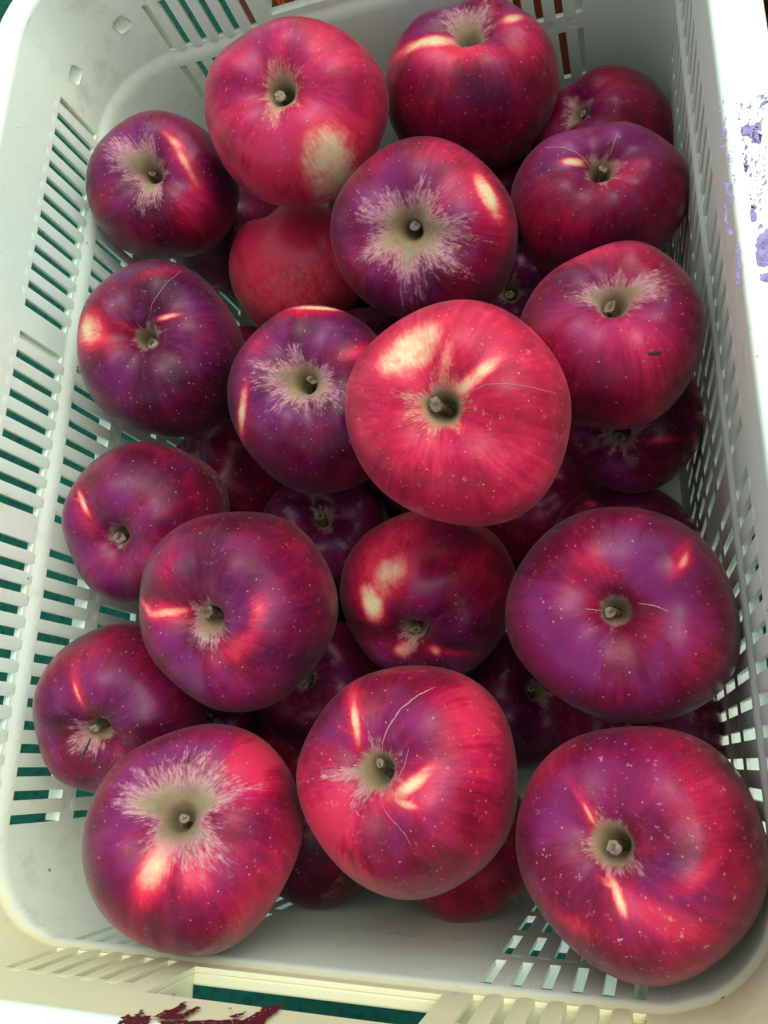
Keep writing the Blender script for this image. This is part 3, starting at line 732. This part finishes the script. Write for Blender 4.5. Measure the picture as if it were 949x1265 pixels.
    sheen_mask = spec['sky_sheen'] * (.14 + .95 * shoulder)  # painted sky sheen, strongest in a ring on the shoulder
    for nm, arr in (('mk', [yel, red, rus, sheen_mask]), ('mk2', [np.full(nv, spec['tone']), scf, np.full(nv, rng.random()), cav])):
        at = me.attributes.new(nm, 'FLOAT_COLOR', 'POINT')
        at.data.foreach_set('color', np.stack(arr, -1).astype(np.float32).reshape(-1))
    o = link('apple', me)
    mx = Matrix.Identity(4)
    for r in range(3):
        for q in range(3): mx[r][q] = Rm[r, q]
        mx[r][3] = c[r]
    o.matrix_world = mx
    tag(o, spec['label'], 'apple', spec.get('group', 'apples heaped in the crate'))
    # stem
    if key != 'F':
        ln = spec.get('sl', rng.uniform(.20, .34)) * R
        bd = (rng.uniform(-.3, .3), rng.uniform(-.3, .3))
        r0 = rng.uniform(.0014, .0024)
        sm = stem_mesh(rng, R, (.38 * hz) * R, ln, r0, r0 * rng.uniform(1.1, 1.55), bd)
        link('stem', sm, M_STEM, o)
    return o, Vw, me, bvh, Rm, c
for i, (key, a) in enumerate(APP.items()):
    c = W3(*a[:3]); sp = SPEC[key]
    hi = key not in LOW
    apples[key] = make_apple(key, c, a[3] * p, sp, a[4:] if key not in 'SXYZabcdNOF' else None, hi, 100 + i)

# thin healed scars, following the skin
def scar(key, pts, r, mat, name='scar'):
    o, Vw, me, bvh, Rm, c = apples[key]
    P = []
    dense = []
    for (x0, y0), (x1, y1) in zip(pts[:-1], pts[1:]):
        for k in range(6): dense.append((x0 + (x1 - x0) * k / 6, y0 + (y1 - y0) * k / 6))
    dense.append(pts[-1])
    for j, (x, y) in enumerate(dense):
        h = bvh.ray_cast(Vector(CC), Vector(ray(x, y)).normalized())
        if h[0] is None: continue
        q = np.array(h[0]) + np.array([noise.noise(Vector((j * .7, 1, r * 1e4))), noise.noise(Vector((j * .7, 9, r * 1e4))), 0]) * .00025
        P.append(Vector((q - c) @ Rm))
    if len(P) < 3: return
    nn = len(P)
    rads = [r * .8 * (.35 + .65 * math.sin(PI * min(1, max(0, (k + .5) / nn)))) * (1 + .35 * noise.noise(Vector((k * .9, 4, 2)))) for k in range(nn)]
    V, F = tube(P, rads, 6)
    link(name, mesh_from(name, V, F), mat, o)
scar('V', [(472, 934), (473, 915), (480, 898), (495, 876), (515, 860), (538, 848)], .00042, M_SCAR)
scar('V', [(505, 925), (500, 945), (492, 962)], .0003, M_SCARG)
scar('V', [(466, 985), (480, 1008), (500, 1030), (508, 1045)], .0002, M_SCARG)
scar('K', [(578, 486), (600, 475), (625, 474), (655, 478), (690, 487)], .0003, M_SCARG)
scar('G', [(672, 182), (695, 182), (712, 188), (724, 198)], .0003, M_SCAR)
scar('G', [(764, 162), (758, 178), (754, 192)], .0003, M_SCAR)
scar('I', [(230, 330), (205, 350), (188, 375), (184, 396)], .00022, M_SCARG)
scar('R', [(722, 752), (740, 754), (756, 756)], .00028, M_SCAR)
scar('R', [(788, 745), (808, 748), (826, 755)], .0003, M_SCAR)
scar('T', [(112, 912), (105, 928), (98, 945)], .0009, M_DRY, 'dry_blade')
scar('Q', [(515, 793), (525, 787), (533, 772)], .0008, M_DRY, 'dry_blade')
scar('H', [(800, 436), (808, 436), (817, 435)], .0011, M_DRY, 'pit')

# ------------------------------------------------------------------ apples buried below
rng = random.Random(5)
placed = [(W3(*a[:3]), a[3] * p) for a in APP.values()]
fill = dict(st=None, axis=(0, 0, 1), tone=.34, sky_sheen=.4, rus=(20, []), pt=[], label='dark red apple buried in shade in the bottom layers of the crate', group='apples buried in the bottom layers')
nfill = 0
for layer_z in (-20.2, -13.0, -12.0):
    for t in range(9000):
        R = rng.uniform(3.6, 4.0) if layer_z < -12.5 else rng.uniform(3.0, 3.6); z = layer_z + rng.uniform(0, .6) if layer_z < -15 else rng.uniform(-17, -12.5)
        ins = TD * -z + R * .985
        x = rng.uniform(XL + ins, XR - ins); y = rng.uniform(YN + ins, YF - ins)
        q = W3(x, y, z)
        if all(np.linalg.norm(q - b) > (R * p + rb) * .935 for b, rb in placed):
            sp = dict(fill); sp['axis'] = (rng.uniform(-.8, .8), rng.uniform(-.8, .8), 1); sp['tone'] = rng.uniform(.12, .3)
            make_apple('fill', q, R * p, sp, None, False, 500 + nfill)
            placed.append((q, R * p)); nfill += 1
for (u, v) in ((262, 885), (285, 900), (215, 900), (345, 1000), (450, 1090), (690, 560), (845, 640)):
    done = False
    for R in (3.8, 3.5, 3.2, 2.9, 2.7):
        for dep in np.arange(34, 52, .5):
            q = CC + ray(u, v) * dep * p
            x, y, z = q / p + ORG
            ins = TD * max(0, -z) + R * .985
            if not (XL + ins < x < XR - ins and YN + ins < y < YF - ins and ZB + R < z < -10): continue
            if all(np.linalg.norm(q - b) > (R * p + rb) * .87 for b, rb in placed):
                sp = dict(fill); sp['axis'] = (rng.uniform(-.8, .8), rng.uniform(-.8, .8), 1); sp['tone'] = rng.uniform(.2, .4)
                make_apple('fill', q, R * p, sp, None, False, 700 + nfill)
                placed.append((q, R * p)); nfill += 1; done = True; break
        if done: break
# one apple that closes the gap beside the slotted wall
best = None
for (u, v) in ((258, 884), (268, 890), (250, 892)):
    for dep in np.arange(36, 50, .25):
        q = CC + ray(u, v) * dep * p; R = 2.9
        x, y, z = q / p + ORG
        if z > -9 or z < ZB + R: continue
        m_ = min(np.linalg.norm(q - b) - (R * p + rb) for b, rb in placed)
        if best is None or m_ > best[0]: best = (m_, q, R)
print('gap clearance', best[0])
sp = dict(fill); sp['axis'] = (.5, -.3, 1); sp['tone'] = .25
make_apple('fill', best[1], best[2] * p, sp, None, False, 990)
